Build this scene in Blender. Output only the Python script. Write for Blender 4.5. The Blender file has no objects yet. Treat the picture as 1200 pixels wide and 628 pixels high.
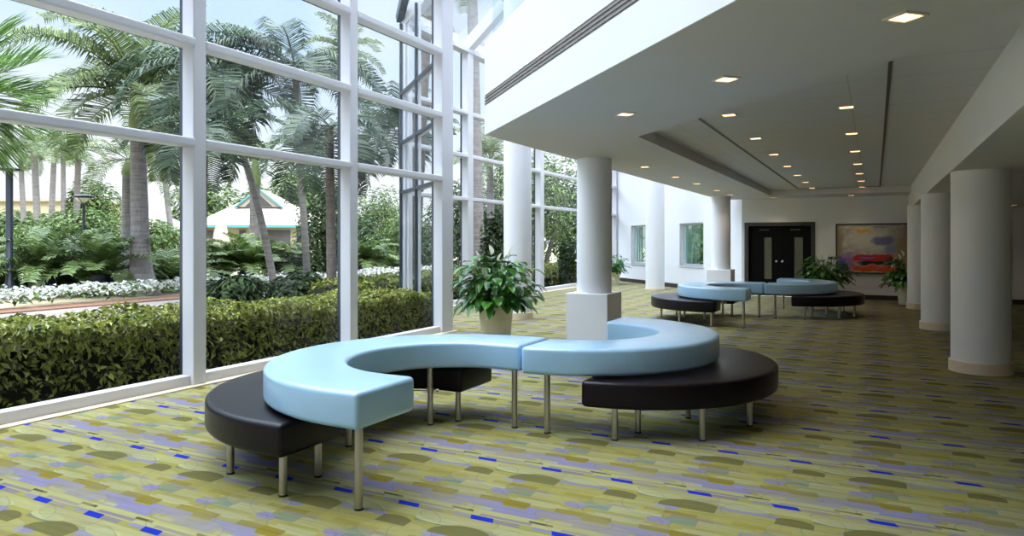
import bpy, bmesh, math, random
from mathutils import Vector, Matrix, noise

PI = math.pi
scene = bpy.context.scene
COL = scene.collection

# ------------------------------------------------------------------ materials
def lin(c):
    c = c / 255.0
    return c / 12.92 if c <= 0.04045 else ((c + 0.055) / 1.055) ** 2.4

def rgb(r, g, b):
    return (lin(r), lin(g), lin(b), 1.0)

class T:
    """tiny node-tree helper"""
    def __init__(self, tree):
        self.t = tree
    def n(self, kind, **kw):
        nd = self.t.nodes.new(kind)
        for k, v in kw.items():
            setattr(nd, k, v)
        return nd
    def put(self, sock, v):
        if isinstance(v, bpy.types.NodeSocket):
            self.t.links.new(v, sock)
        else:
            sock.default_value = v
    def m(self, op, a, b=0.0, c=None):
        nd = self.n('ShaderNodeMath', operation=op)
        self.put(nd.inputs[0], a)
        self.put(nd.inputs[1], b)
        if c is not None:
            self.put(nd.inputs[2], c)
        return nd.outputs[0]
    def mix(self, f, a, b, blend='MIX'):
        nd = self.n('ShaderNodeMix', data_type='RGBA', blend_type=blend)
        self.put(nd.inputs[0], f)
        self.put(nd.inputs[6], a)
        self.put(nd.inputs[7], b)
        return nd.outputs[2]
    def noise(self, vec, scale, detail=3.0, rough=0.5):
        nd = self.n('ShaderNodeTexNoise')
        if vec is not None:
            self.t.links.new(vec, nd.inputs['Vector'])
        nd.inputs['Scale'].default_value = scale
        nd.inputs['Detail'].default_value = detail
        nd.inputs['Roughness'].default_value = rough
        return nd.outputs[0]
    def ramp(self, f, stops):
        nd = self.n('ShaderNodeValToRGB')
        self.put(nd.inputs[0], f)
        el = nd.color_ramp.elements
        while len(el) < len(stops):
            el.new(0.5)
        for e, (p, c) in zip(el, stops):
            e.position = p
            e.color = c
        return nd.outputs[0]
    def mapped(self, scale=(1, 1, 1), src='Object'):
        tc = self.n('ShaderNodeTexCoord')
        mp = self.n('ShaderNodeMapping')
        mp.inputs['Scale'].default_value = scale
        self.t.links.new(tc.outputs[src], mp.inputs[0])
        return mp.outputs[0]

def new_mat(name):
    m = bpy.data.materials.new(name)
    m.use_nodes = True
    t = T(m.node_tree)
    b = m.node_tree.nodes['Principled BSDF']
    return m, t, b

def plain(name, c, rough=0.5, metal=0.0, var=0.06, nscale=6.0, bump=0.0, bscale=60.0, spec=0.5, coat=0.0):
    m, t, b = new_mat(name)
    v = t.mapped()
    f = t.noise(v, nscale)
    dark = tuple(x * (1 - var) for x in c[:3]) + (1,)
    lite = tuple(min(1, x * (1 + var)) for x in c[:3]) + (1,)
    t.put(b.inputs['Base Color'], t.mix(f, dark, lite))
    b.inputs['Roughness'].default_value = rough
    b.inputs['Metallic'].default_value = metal
    b.inputs['Specular IOR Level'].default_value = spec
    b.inputs['Coat Weight'].default_value = coat
    if bump:
        bp = t.n('ShaderNodeBump')
        bp.inputs['Strength'].default_value = bump
        bp.inputs['Distance'].default_value = 0.01
        t.put(bp.inputs['Height'], t.noise(v, bscale))
        t.put(b.inputs['Normal'], bp.outputs[0])
    return m

def leafmat(name, c1, c2, rough=0.45, spec=0.4, trans=0.25):
    m, t, b = new_mat(name)
    g = t.n('ShaderNodeNewGeometry')
    col = t.ramp(g.outputs['Random Per Island'], [(0.0, c1), (1.0, c2)])
    t.put(b.inputs['Base Color'], col)
    b.inputs['Roughness'].default_value = rough
    b.inputs['Specular IOR Level'].default_value = spec
    tr = t.n('ShaderNodeBsdfTranslucent')
    t.put(tr.inputs[0], col)
    mx = t.n('ShaderNodeMixShader')
    mx.inputs[0].default_value = trans
    out = m.node_tree.nodes['Material Output']
    m.node_tree.links.new(b.outputs[0], mx.inputs[1])
    m.node_tree.links.new(tr.outputs[0], mx.inputs[2])
    m.node_tree.links.new(mx.outputs[0], out.inputs[0])
    return m

def glass(name, tint, refl=1.0):
    m, t, b = new_mat(name)
    nt = m.node_tree
    nt.nodes.remove(b)
    tr = t.n('ShaderNodeBsdfTransparent')
    tr.inputs[0].default_value = tint
    gl = t.n('ShaderNodeBsdfGlossy')
    gl.inputs['Roughness'].default_value = 0.02
    fr = t.n('ShaderNodeFresnel')
    fr.inputs[0].default_value = 1.42
    f = t.m('MULTIPLY', fr.outputs[0], refl)
    mx = t.n('ShaderNodeMixShader')
    t.put(mx.inputs[0], f)
    nt.links.new(tr.outputs[0], mx.inputs[1])
    nt.links.new(gl.outputs[0], mx.inputs[2])
    nt.links.new(mx.outputs[0], nt.nodes['Material Output'].inputs[0])
    return m

def emit(name, c, s):
    m, t, b = new_mat(name)
    b.inputs['Base Color'].default_value = c
    b.inputs['Emission Color'].default_value = c
    b.inputs['Emission Strength'].default_value = s
    return m

# ---- carpet: one woven repeat, 0.514 m by 0.985 m, drawn with masks
def carpet_mat():
    m, t, b = new_mat('carpet')
    tc = t.n('ShaderNodeTexCoord')
    sp = t.n('ShaderNodeSeparateXYZ')
    t.t.links.new(tc.outputs['Object'], sp.inputs[0])
    U = t.m('DIVIDE', t.m('ADD', sp.outputs[0], 0.97), 0.514)
    V = t.m('DIVIDE', t.m('SUBTRACT', sp.outputs[1], 5.5), 0.985)
    def wrap(x, c, per):
        s = t.m('ADD', t.m('DIVIDE', t.m('SUBTRACT', x, c), per), 0.5)
        return t.m('MULTIPLY', t.m('SUBTRACT', t.m('FRACT', s), 0.5), per)
    cacheV = {}
    def wv(c):
        c = round(c, 3)
        if c not in cacheV:
            cacheV[c] = wrap(V, c, 1.0)
        return cacheV[c]
    def boxm(u0, u1, v0, v1, skew=0.0, per=1.0):
        du = wrap(U, (u0 + u1) / 2, per)
        dv = wv((v0 + v1) / 2)
        if skew:
            du = t.m('SUBTRACT', du, t.m('MULTIPLY', dv, skew))
        a = t.m('LESS_THAN', t.m('ABSOLUTE', du), (u1 - u0) / 2)
        c = t.m('LESS_THAN', t.m('ABSOLUTE', dv), (v1 - v0) / 2)
        return t.m('MULTIPLY', a, c)
    def rad(uc, vc, a, bb, per=1.0):
        du = t.m('DIVIDE', wrap(U, uc, per), a)
        dv = t.m('DIVIDE', wv(vc), bb)
        return t.m('ADD', t.m('MULTIPLY', du, du), t.m('MULTIPLY', dv, dv))
    def ell(*a, **k):
        return t.m('LESS_THAN', rad(*a, **k), 1.0)
    def ring(uc, vc, a, bb, w=0.07, per=1.0):
        return t.m('LESS_THAN', t.m('ABSOLUTE', t.m('SUBTRACT', rad(uc, vc, a, bb, per), 1.0)), w)
    AND = lambda p, q: t.m('MULTIPLY', p, q)
    NOT = lambda p: t.m('SUBTRACT', 1.0, p)
    pale = rgb(180, 176, 118); yel = rgb(166, 159, 86); gold = rgb(146, 130, 48)
    lav = rgb(146, 140, 172); grey = rgb(142, 132, 136); blue = rgb(30, 50, 185)
    olive = rgb(104, 100, 56); teal = rgb(126, 146, 130); dolive = rgb(104, 98, 58)
    col = yel
    L = [
        (boxm(-.5, .5, .02, .12), pale), (boxm(-.5, .5, .86, .965), pale),
        (boxm(-.1, .55, .035, .065), grey),
        (ell(.35, .415, .47, .095), pale),
        (boxm(-.38, .62, .37, .44, .6), yel),
        (boxm(.50, 1.12, .575, .625), gold),
        (boxm(.62, 1.30, .245, .345, -.5), gold),
        (boxm(.05, .62, .345, .40), rgb(176, 172, 124)),
        (AND(boxm(-.17, .58, .125, .235, .8), NOT(ring(.1, .2, .5, .2, .05))), lav),
        (AND(boxm(.30, 1.0, .185, .285, -.4), NOT(ring(.62, .2, .4, .16, .06))), lav),
        (boxm(.62, .95, .13, .165), rgb(178, 176, 150)),
        (AND(ell(.0, .49, .2, .075), boxm(-.19, .16, .445, .54)), teal),
        (boxm(-.16, .42, .535, .575), grey),
        (AND(ell(-.22, .455, .17, .05), boxm(-.4, -.12, .40, .50)), lav),
        (boxm(.16, .75, .50, .54), rgb(180, 178, 128)),
        (AND(ell(.0, .69, .42, .165, per=2.0), boxm(-.39, .27, .70, .86, per=2.0)), olive),
        (AND(ell(-.28, .69, .16, .05, per=2.0), boxm(-.42, -.1, .65, .715, per=2.0)), lav),
        (AND(ell(1.10, .72, .26, .10, per=2.0), boxm(.92, 1.32, .70, .825, per=2.0)), dolive),
        (boxm(.27, .95, .775, .83, -1.5, per=2.0), lav),
        (boxm(1.3, 1.75, .80, .835, -1.5, per=2.0), rgb(134, 134, 110)),
        (ell(.55, .86, .28, .045), rgb(186, 186, 132)),
        (boxm(.49, .78, .070, .095, -1.), rgb(96, 92, 50)),
        (boxm(.12, .45, -.026, .02, -.5), grey),
        (boxm(.60, .84, -.012, .024, .5), lav),
        (boxm(-.165, .125, -.03, .026, -.9), blue),
    ]
    top = [q for q in L if q[1] in (blue, olive, dolive)]
    for mask, c in [q for q in L if q not in top]:
        if c in (olive, dolive): mask = t.m('MULTIPLY', mask, .8)
        col = t.mix(mask, col, c)
    arcs = t.m('MAXIMUM', ring(.35, .415, .47, .095, .05), ring(.97, .80, .66, .2, .02, per=2.0))
    arcs = t.m('MAXIMUM', arcs, ring(.1, .68, .9, .27, .015, per=2.0))
    for uc, vc, a, bb, f, c2 in ((.25, .55, .5, .13, .35, rgb(150, 142, 80)), (1.2, .12, .52, .14, .3, rgb(184, 178, 120)), (1.75, .93, .5, .1, .3, rgb(156, 150, 110)),
                               (.9, .23, .46, .12, .3, rgb(160, 150, 84)), (.35, .80, .5, .12, .3, rgb(150, 148, 120)), (1.3, .62, .45, .14, .35, rgb(184, 180, 128))):
        col = t.mix(t.m('MULTIPLY', ell(uc, vc, a, bb, per=2.0), f), col, c2)
        arcs = t.m('MAXIMUM', arcs, ring(uc, vc, a, bb, .03, per=2.0))
    col = t.mix(t.m('MULTIPLY', arcs, .4), col, rgb(120, 114, 96))
    # faint see-through ovals that tint whatever lies below
    col = t.mix(t.m('MULTIPLY', ell(.72, .62, .44, .16, per=2.0), .35), col, rgb(176, 168, 92))
    col = t.mix(t.m('MULTIPLY', ell(1.45, .30, .5, .2, per=2.0), .25), col, rgb(150, 146, 120))
    for mask, c in top:
        if c in (olive, dolive): mask = t.m('MULTIPLY', mask, .8)
        col = t.mix(mask, col, c)
    mp = t.mapped((1, 1, 1))
    fine = t.noise(mp, 260, 2)
    rows = t.noise(t.mapped((.6, 9, 1)), 3, 2)
    col = t.mix(1.0, col, t.ramp(fine, [(0.3, (.47, .47, .47, 1)), (0.7, (.77, .77, .77, 1))]), 'MULTIPLY')
    col = t.mix(1.0, col, t.ramp(rows, [(0.3, (.88, .88, .9, 1)), (0.7, (1.08, 1.08, 1.05, 1))]), 'MULTIPLY')
    t.put(b.inputs['Base Color'], col)
    b.inputs['Roughness'].default_value = 0.95
    b.inputs['Specular IOR Level'].default_value = 0.1
    bp = t.n('ShaderNodeBump')
    bp.inputs['Strength'].default_value = 0.35
    bp.inputs['Distance'].default_value = 0.004
    t.put(bp.inputs['Height'], fine)
    t.put(b.inputs['Normal'], bp.outputs[0])
    return m

def vinyl(name, c, rough, pleat=0.0, coat=0.2, spec=.5):
    m, t, b = new_mat(name)
    v = t.mapped()
    f = t.noise(v, 3.0)
    t.put(b.inputs['Base Color'], t.mix(f, tuple(x * .94 for x in c[:3]) + (1,), tuple(min(1, x * 1.05) for x in c[:3]) + (1,)))
    b.inputs['Roughness'].default_value = rough
    b.inputs['Specular IOR Level'].default_value = spec
    b.inputs['Coat Weight'].default_value = coat
    b.inputs['Coat Roughness'].default_value = 0.25
    bp = t.n('ShaderNodeBump')
    bp.inputs['Strength'].default_value = 0.25
    bp.inputs['Distance'].default_value = 0.012
    h = t.m('ADD', t.m('MULTIPLY', t.noise(t.mapped((7, 7, .8)), 2.2, 2), pleat), t.m('MULTIPLY', t.noise(v, 420, 1), 0.03))
    t.put(bp.inputs['Height'], h)
    t.put(b.inputs['Normal'], bp.outputs[0])
    return m

def trunkmat(name, c1, c2, rings=14.0):
    m, t, b = new_mat(name)
    v = t.mapped((1, 1, rings))
    f = t.noise(v, 1.3, 4)
    g = t.noise(t.mapped((9, 9, 2)), 2.0, 3)
    col = t.ramp(t.m('ADD', t.m('MULTIPLY', f, .6), t.m('MULTIPLY', g, .4)), [(0.3, c1), (0.65, c2)])
    t.put(b.inputs['Base Color'], col)
    b.inputs['Roughness'].default_value = 0.85
    bp = t.n('ShaderNodeBump')
    bp.inputs['Strength'].default_value = 0.5
    bp.inputs['Distance'].default_value = 0.03
    t.put(bp.inputs['Height'], f)
    t.put(b.inputs['Normal'], bp.outputs[0])
    return m

def painting_mat():
    """blurred colour fields on a taupe ground, in the canvas' own coordinates (x -0.95..0.95, z -0.68..0.68)"""
    m, t, b = new_mat('painted_canvas')
    tc = t.n('ShaderNodeTexCoord')
    nz = t.n('ShaderNodeTexNoise')
    nz.inputs['Scale'].default_value = 4.0
    nz.inputs['Detail'].default_value = 6
    t.t.links.new(tc.outputs['Object'], nz.inputs['Vector'])
    off = t.n('ShaderNodeVectorMath', operation='MULTIPLY_ADD')
    t.t.links.new(nz.outputs[1], off.inputs[0])
    off.inputs[1].default_value = (.22, .22, .22)
    t.t.links.new(tc.outputs['Object'], off.inputs[2])
    sp = t.n('ShaderNodeSeparateXYZ')
    t.t.links.new(off.outputs[0], sp.inputs[0])
    X = t.m('SUBTRACT', sp.outputs[0], .11)
    Z = t.m('SUBTRACT', sp.outputs[2], .11)
    def blob(cx, cz, ax, az, p=2.0, soft=.5):
        dx = t.m('POWER', t.m('ABSOLUTE', t.m('DIVIDE', t.m('SUBTRACT', X, cx), ax)), p)
        dz = t.m('POWER', t.m('ABSOLUTE', t.m('DIVIDE', t.m('SUBTRACT', Z, cz), az)), p)
        mr = t.n('ShaderNodeMapRange')
        t.put(mr.inputs[0], t.m('ADD', dx, dz))
        mr.inputs[1].default_value = 1 + soft
        mr.inputs[2].default_value = 1 - soft
        return mr.outputs[0]
    n2 = t.noise(t.mapped((3, 3, 5)), 2.5, 6)
    col = t.ramp(n2, [(.3, rgb(160, 148, 134)), (.7, rgb(206, 198, 184))])
    for mask, c in [
        (blob(-.95, .3, .16, .7, 2, .9), rgb(150, 136, 92)),
        (blob(.88, .3, .16, .5, 2, .9), rgb(150, 84, 112)),
        (blob(.66, -.05, .2, .5, 2, .9), rgb(170, 140, 100)),
        (blob(-.68, -.38, .24, .24, 2, .8), rgb(158, 112, 166)),
        (blob(-.80, -.42, .10, .14, 2, .8), rgb(70, 90, 190)),
        (blob(-.1, .25, .5, .28, 2, .9), rgb(204, 198, 186)),
        (blob(.22, .21, .28, .12, 2.5, .6), rgb(116, 120, 150)),
        (blob(.40, -.02, .14, .12, 2, .8), rgb(136, 138, 164)),
        (blob(-.28, .48, .24, .032, 2, .6), rgb(214, 170, 20)),
        (blob(-.02, -.25, .50, .11, 4, .4), rgb(196, 40, 26)),
        (blob(-.20, -.25, .18, .03, 2, .6), rgb(96, 112, 200)),
        (blob(.12, -.40, .50, .05, 4, .5), rgb(34, 18, 20)),
        (blob(.42, -.32, .2, .07, 2, .8), rgb(60, 34, 28)),
        (blob(.0, -.55, .60, .085, 4, .4), rgb(220, 78, 20)),
    ]:
        col = t.mix(mask, col, c)
    t.put(b.inputs['Base Color'], col)
    b.inputs['Roughness'].default_value = 0.6
    return m

M = {}
M['carpet'] = carpet_mat()
M['white'] = plain('white_paint', (.80, .80, .845, 1), .55, var=.015, nscale=2)
M['rear'] = plain('bounce_cutting_paint', (.42, .40, .39, 1), .6, var=.03)  # made dark on the unseen walls to cut bounced light
M['warm'] = plain('warm_white_paint', (.80, .775, .75, 1), .6, var=.02, nscale=2)
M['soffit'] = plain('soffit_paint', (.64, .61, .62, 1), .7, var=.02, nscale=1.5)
M['frame'] = plain('white_frame', (.62, .62, .66, 1), .35, var=.02)
M['darkframe'] = plain('dark_frame', (.035, .045, .06, 1), .35, var=.05)
M['beige'] = plain('beige_stone', rgb(222, 204, 176), .6, var=.08, nscale=14)
M['brown'] = plain('brown_base', rgb(52, 42, 38), .5, var=.1)
M['black'] = plain('black_paint', rgb(10, 9, 10), .5, var=.1, spec=.15)
M['jamb'] = plain('grey_jamb', rgb(66, 62, 60), .4, var=.05)
M['glass'] = glass('window_glass', (.965, .975, .98, 1), .04)
M['roofglass'] = glass('roof_glass', (.95, .98, .99, 1), .4)
M['tealglass'] = glass('teal_glass', (.80, .93, .91, 1), .5)
M['guard'] = glass('guard_glass', (.95, .985, .98, 1), .25)
M['doorglass'] = plain('frosted_door_glass', rgb(112, 112, 84), .25, var=.15, nscale=9)
M['steel'] = plain('brushed_steel', (.50, .47, .43, 1), .32, metal=1.0, var=.08, nscale=30)
M['chrome'] = plain('chrome', (.8, .8, .8, 1), .15, metal=1.0)
M['rubber'] = plain('rubber', (.02, .02, .02, 1), .6)
M['bluevinyl'] = vinyl('blue_vinyl', rgb(160, 198, 226), .28, pleat=.55, coat=.5)
M['darkvinyl'] = vinyl('dark_vinyl', rgb(14, 6, 14), .33, pleat=.25, coat=.0, spec=.28)
M['lamp'] = emit('lamp_glow', (1.0, .52, .26, 1), 3.2)
M['lamptrim'] = plain('lamp_trim', (.62, .6, .56, 1), .4)
M['vent'] = plain('vent_metal', rgb(142, 136, 134), .5)
M['groove'] = plain('groove_metal', rgb(86, 80, 72), .5)
M['pot'] = plain('pot_clay', rgb(226, 217, 186), .55, var=.08, nscale=10)
M['soil'] = plain('soil', rgb(44, 34, 26), .95, var=.3, nscale=30)
M['lily'] = leafmat('lily_leaf', rgb(26, 74, 22), rgb(86, 146, 52), .28, .5, .12)
M['spathe'] = leafmat('lily_spathe', rgb(236, 232, 214), rgb(250, 250, 240), .5, .3, .3)
M['spadix'] = plain('lily_spadix', rgb(222, 214, 150), .6)
M['canvas'] = painting_mat()
M['hedge'] = leafmat('hedge_leaf', rgb(44, 58, 18), rgb(172, 178, 84), .42, .45, .25)
M['hedgecore'] = plain('hedge_core', rgb(20, 26, 12), .9, var=.3, nscale=20)  # near-black core colour stands in for the shade inside the hedge
M['frond'] = leafmat('palm_frond', rgb(48, 68, 34), rgb(118, 132, 82), .5, .4, .3)
M['frond2'] = leafmat('palm_frond_dark', rgb(28, 44, 32), rgb(76, 94, 70), .5, .4, .3)
M['frondfresh'] = leafmat('palm_frond_fresh', rgb(44, 76, 32), rgb(116, 146, 76), .5, .4, .35)
M['shrub'] = leafmat('shrub_leaf', rgb(42, 62, 28), rgb(108, 130, 70), .5, .35, .25)
M['shrub2'] = leafmat('shrub_leaf_dark', rgb(22, 38, 20), rgb(72, 94, 50), .5, .35, .25)
M['dwarffrond'] = leafmat('dwarf_palm_frond', rgb(44, 66, 34), rgb(108, 128, 70), .45, .4, .25)
M['petal'] = leafmat('white_petal', rgb(170, 174, 170), rgb(205, 206, 202), .6, .2, .3)
M['trunk'] = trunkmat('palm_trunk_grey', rgb(88, 83, 82), rgb(132, 126, 122))
M['trunkbrown'] = trunkmat('palm_trunk_brown', rgb(72, 64, 58), rgb(118, 106, 98))
M['crownshaft'] = plain('crownshaft_green', rgb(112, 128, 78), .5, var=.12)
M['ground'] = plain('garden_ground', rgb(140, 130, 104), .95, var=.25, nscale=1.2)
M['path'] = plain('concrete_path', rgb(122, 114, 110), .9, var=.06, nscale=3)
M['mulch'] = plain('orange_mulch', rgb(112, 78, 60), .95, var=.3, nscale=18)
M['housewall'] = plain('cream_wall', rgb(170, 162, 130), .8)
M['houseroof'] = plain('pale_roof', rgb(168, 156, 144), .8, var=.08, nscale=8)
M['tealtrim'] = plain('teal_trim', rgb(84, 150, 152), .5)
M['housedark'] = plain('dark_grey_infill', rgb(70, 66, 64), .5)  # flat dark grey for windows and the gable louvre
M['canvascloth'] = plain('umbrella_cloth', rgb(168, 154, 140), .9)
M['lampdark'] = plain('lamppost_paint', rgb(28, 34, 44), .45)
M['bluepot'] = plain('blue_glazed_pot', rgb(34, 40, 62), .3)
M['lampglass'] = plain('lamp_lens', rgb(200, 200, 196), .3)

# ------------------------------------------------------------------ mesh helpers
def tag(o, label=None, cat=None, group=None, kind=None):
    if label: o['label'] = label
    if cat: o['category'] = cat
    if group: o['group'] = group
    if kind: o['kind'] = kind
    return o

def empty(name, loc=(0, 0, 0), rz=0.0):
    o = bpy.data.objects.new(name, None)
    o.location = loc
    o.rotation_euler = (0, 0, rz)
    o.empty_display_size = 0.1
    COL.objects.link(o)
    return o

class MB:
    def __init__(self):
        self.v = []; self.f = []
    def add(self, vs, fs):
        n = len(self.v)
        self.v += [tuple(p) for p in vs]
        self.f += [tuple(i + n for i in f) for f in fs]
        return self
    def box(self, x0, x1, y0, y1, z0, z1):
        return self.prism([(x0, y0), (x1, y0), (x1, y1), (x0, y1)], z0, z1)
    def prism(self, poly, z0, z1):
        a = sum(poly[i][0] * poly[(i + 1) % len(poly)][1] - poly[(i + 1) % len(poly)][0] * poly[i][1] for i in range(len(poly)))
        if a < 0: poly = poly[::-1]
        n = len(poly)
        vs = [(x, y, z0) for x, y in poly] + [(x, y, z1) for x, y in poly]
        fs = [tuple(range(n - 1, -1, -1)), tuple(range(n, 2 * n))]
        fs += [(i, (i + 1) % n, (i + 1) % n + n, i + n) for i in range(n)]
        return self.add(vs, fs)
    def slab(self, p0, p1, off0, off1, z0, z1):
        """box along the ground line p0-p1, between two offsets to the left of it"""
        d = Vector((p1[0] - p0[0], p1[1] - p0[1])).normalized()
        nn = Vector((-d.y, d.x))
        P0, P1 = Vector(p0), Vector(p1)
        return self.prism([tuple(P0 + nn * off0), tuple(P1 + nn * off0), tuple(P1 + nn * off1), tuple(P0 + nn * off1)], z0, z1)
    def bar(self, a, b, w, h, up=(0, 0, 1)):
        a, b = Vector(a), Vector(b)
        d = (b - a).normalized()
        s = d.cross(Vector(up)).normalized() * (w / 2)
        u = s.cross(d).normalized() * (h / 2)
        vs = [a - s - u, a + s - u, a + s + u, a - s + u, b - s - u, b + s - u, b + s + u, b - s + u]
        return self.add(vs, [(3, 2, 1, 0), (4, 5, 6, 7), (0, 1, 5, 4), (1, 2, 6, 5), (2, 3, 7, 6), (3, 0, 4, 7)])
    def tube(self, pts, radii, seg=12, cap=True):
        pts = [Vector(p) for p in pts]
        vs = []; fs = []
        n = len(pts)
        ref = Vector((1, 0.2, 0.1))
        for i, p in enumerate(pts):
            d = (pts[min(i + 1, n - 1)] - pts[max(i - 1, 0)])
            d = d.normalized() if d.length > 1e-9 else Vector((0, 0, 1))
            s = d.cross(ref).normalized(); u = s.cross(d).normalized()
            r = radii[i] if hasattr(radii, '__len__') else radii
            for k in range(seg):
                a = 2 * PI * k / seg
                vs.append(p + (s * math.cos(a) - u * math.sin(a)) * r)
        for i in range(n - 1):
            for k in range(seg):
                k2 = (k + 1) % seg
                fs.append((i * seg + k, i * seg + k2, (i + 1) * seg + k2, (i + 1) * seg + k))
        if cap:
            fs.append(tuple(range(seg - 1, -1, -1)))
            fs.append(tuple((n - 1) * seg + k for k in range(seg)))
        return self.add(vs, fs)
    def lathe(self, prof, seg=32, c=(0, 0), cap0=True, cap1=True):
        vs = []; fs = []
        for r, z in prof:
            for k in range(seg):
                a = 2 * PI * k / seg
                vs.append((c[0] + r * math.cos(a), c[1] + r * math.sin(a), z))
        n = len(prof)
        for i in range(n - 1):
            for k in range(seg):
                k2 = (k + 1) % seg
                fs.append((i * seg + k, i * seg + k2, (i + 1) * seg + k2, (i + 1) * seg + k))
        if cap0: fs.append(tuple(range(seg - 1, -1, -1)))
        if cap1: fs.append(tuple((n - 1) * seg + k for k in range(seg)))
        return self.add(vs, fs)
    def build(self, name, mat, parent=None, smooth=None, loc=None):
        me = bpy.data.meshes.new(name)
        me.from_pydata(self.v, [], self.f)
        me.materials.append(mat)
        me.update()
        if smooth is not None:
            me.polygons.foreach_set('use_smooth', [True] * len(me.polygons))
            me.set_sharp_from_angle(angle=math.radians(smooth))
        o = bpy.data.objects.new(name, me)
        COL.objects.link(o)
        if parent is not None: o.parent = parent
        if loc is not None: o.location = loc
        return o

def bevel_mod(o, w=0.01, seg=2):
    md = o.modifiers.new('edge', 'BEVEL')
    md.width = w; md.segments = seg; md.limit_method = 'ANGLE'; md.angle_limit = math.radians(40)
    return o

def copy_tree(o, parent=None):
    c = o.copy()
    COL.objects.link(c)
    if parent is not None: c.parent = parent
    for ch in list(o.children):
        copy_tree(ch, c)
    return c

def struct(o):
    o['kind'] = 'structure'
    return o

# ------------------------------------------------------------------ camera
TH = math.atan2(423, 823)
cam_d = bpy.data.cameras.new('camera')
cam_d.sensor_width = 36.0
cam_d.lens = 823 / 1200 * 36.0
cam_d.shift_y = -31.0 / 1200
cam_d.clip_end = 500
cam = bpy.data.objects.new('camera', cam_d)
cam.location = (0, 0, 1.6)
cam.rotation_euler = (PI / 2, 0, TH)
COL.objects.link(cam)
scene.camera = cam

def px(x, d, y=None, z=None):
    """point seen at photo column x, at depth d along the view axis; height from row y or given"""
    r = (x - 600) / 823 * d
    X = -math.sin(TH) * d + math.cos(TH) * r
    Y = math.cos(TH) * d + math.sin(TH) * r
    if z is None: z = 1.6 - (y - 283) / 823 * d
    return Vector((X, Y, z))

# ------------------------------------------------------------------ the room
D0 = 3.15      # X+Y of the diagonal mezzanine face
D1 = 5.64      # X+Y of the diagonal end of the coffer
BACK = 21.7
RIGHT = 6.0
REAR = -6.0
WX = -6.88     # glass plane of the long window wall
BX = -9.5      # glass plane of the bay
def roof_z(x): return 6.53 + .85 * (x + 9.5)

mb = MB()
mb.prism([(-6.92, REAR), (RIGHT, REAR), (RIGHT, BACK + .1), (-3.45, BACK + .1), (-9.6, 27.85), (-9.6, 13.05), (-6.92, 10.62)], -.12, 0)
struct(mb.build('floor', M['carpet']))

# soffit, coffer, lower ceiling
mb = MB()
mb.prism([(-4.05, 7.2), (RIGHT, D0 - RIGHT), (RIGHT, D1 - RIGHT), (-2.49, 8.13), (-4.05, 9.69)], 2.85, 3.3)
mb.prism([(-4.05, 9.69), (-2.49, 8.13), (-2.49, BACK), (-4.05, BACK)], 2.85, 3.3)
mb.box(-2.49, .85, 20.3, BACK, 2.85, 3.3)
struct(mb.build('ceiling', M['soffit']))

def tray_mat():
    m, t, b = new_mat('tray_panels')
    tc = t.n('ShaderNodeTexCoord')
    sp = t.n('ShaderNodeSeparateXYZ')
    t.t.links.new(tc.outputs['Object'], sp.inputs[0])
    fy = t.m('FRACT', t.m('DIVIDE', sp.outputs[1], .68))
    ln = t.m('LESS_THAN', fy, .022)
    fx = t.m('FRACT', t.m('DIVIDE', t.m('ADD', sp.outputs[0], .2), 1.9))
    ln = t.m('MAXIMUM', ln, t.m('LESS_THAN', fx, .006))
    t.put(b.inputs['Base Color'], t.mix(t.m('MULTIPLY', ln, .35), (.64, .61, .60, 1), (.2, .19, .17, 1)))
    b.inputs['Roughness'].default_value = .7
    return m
mb = MB().prism([(-2.49, 8.13), (.85, 4.79), (.85, 20.3), (-2.49, 20.3)], 3.0, 3.3)
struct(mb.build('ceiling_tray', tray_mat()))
mb = MB().prism([(.85, 4.79), (RIGHT, D1 - RIGHT), (RIGHT, BACK), (.85, BACK)], 2.466, 3.3)
struct(mb.build('ceiling_low', M['warm']))

# grooves in the coffer
for k, (a, b_) in enumerate([((-1.76, 7.46), (-1.76, 20.05)), ((.12, 5.6), (.16, 20.05)), ((-1.76, 20.05), (.16, 20.05))]):
    struct(MB().bar((*a, 2.998), (*b_, 2.998), .028, .012).build('trim_%d' % (k + 2), M['groove']))

# mezzanine parapet face, set above the soffit edge
P_c, P_r, P_b = (-4.05, 7.2), (RIGHT, D0 - RIGHT), (-4.05, BACK)
mb = MB()
mb.slab(P_c, P_r, 0.0, .18, 3.3, 3.95)
mb.slab(P_b, P_c, 0.0, .18, 3.3, 3.95)
struct(mb.build('wall_mezzanine', M['white']))
mb = MB()
mb.slab(P_c, P_r, -.012, 0.0, 2.85, 3.165)
mb.slab(P_c, P_r, -.012, 0.0, 3.315, 3.95)
mb.slab(P_c, P_r, -.006, 0.0, 3.165, 3.195)
struct(mb.build('trim_5', M['white']))
vent = tag(empty('linear_vent', (0, 0, 0)), 'long grey slotted air vent running along the white diagonal mezzanine face', 'vent')
MB().slab(P_c, P_r, -.004, 0.0, 3.195, 3.315).build('back_plate', M['vent'], vent)
for k in range(3):
    MB().slab(P_c, P_r, -.014, -.004, 3.208 + k * .036, 3.222 + k * .036).build('vent_slat', M['vent'], vent)

gd = tag(empty('glass_guard'), 'clear greenish glass guard standing on top of the white mezzanine parapet', 'railing')
dv = Vector((1, -1)).normalized()
for k in range(6):
    a = Vector(P_c) + dv * (0.02 + k * 2.2); c = Vector(P_c) + dv * (k * 2.2 + 2.16)
    MB().slab(tuple(a), tuple(c), .07, .085, 3.95, 4.95).build('glass_panel', M['guard'], gd)
MB().slab(P_c, tuple(Vector(P_c) + dv * 13.2), .05, .105, 4.95, 4.99).build('handrail', M['frame'], gd)

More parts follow.
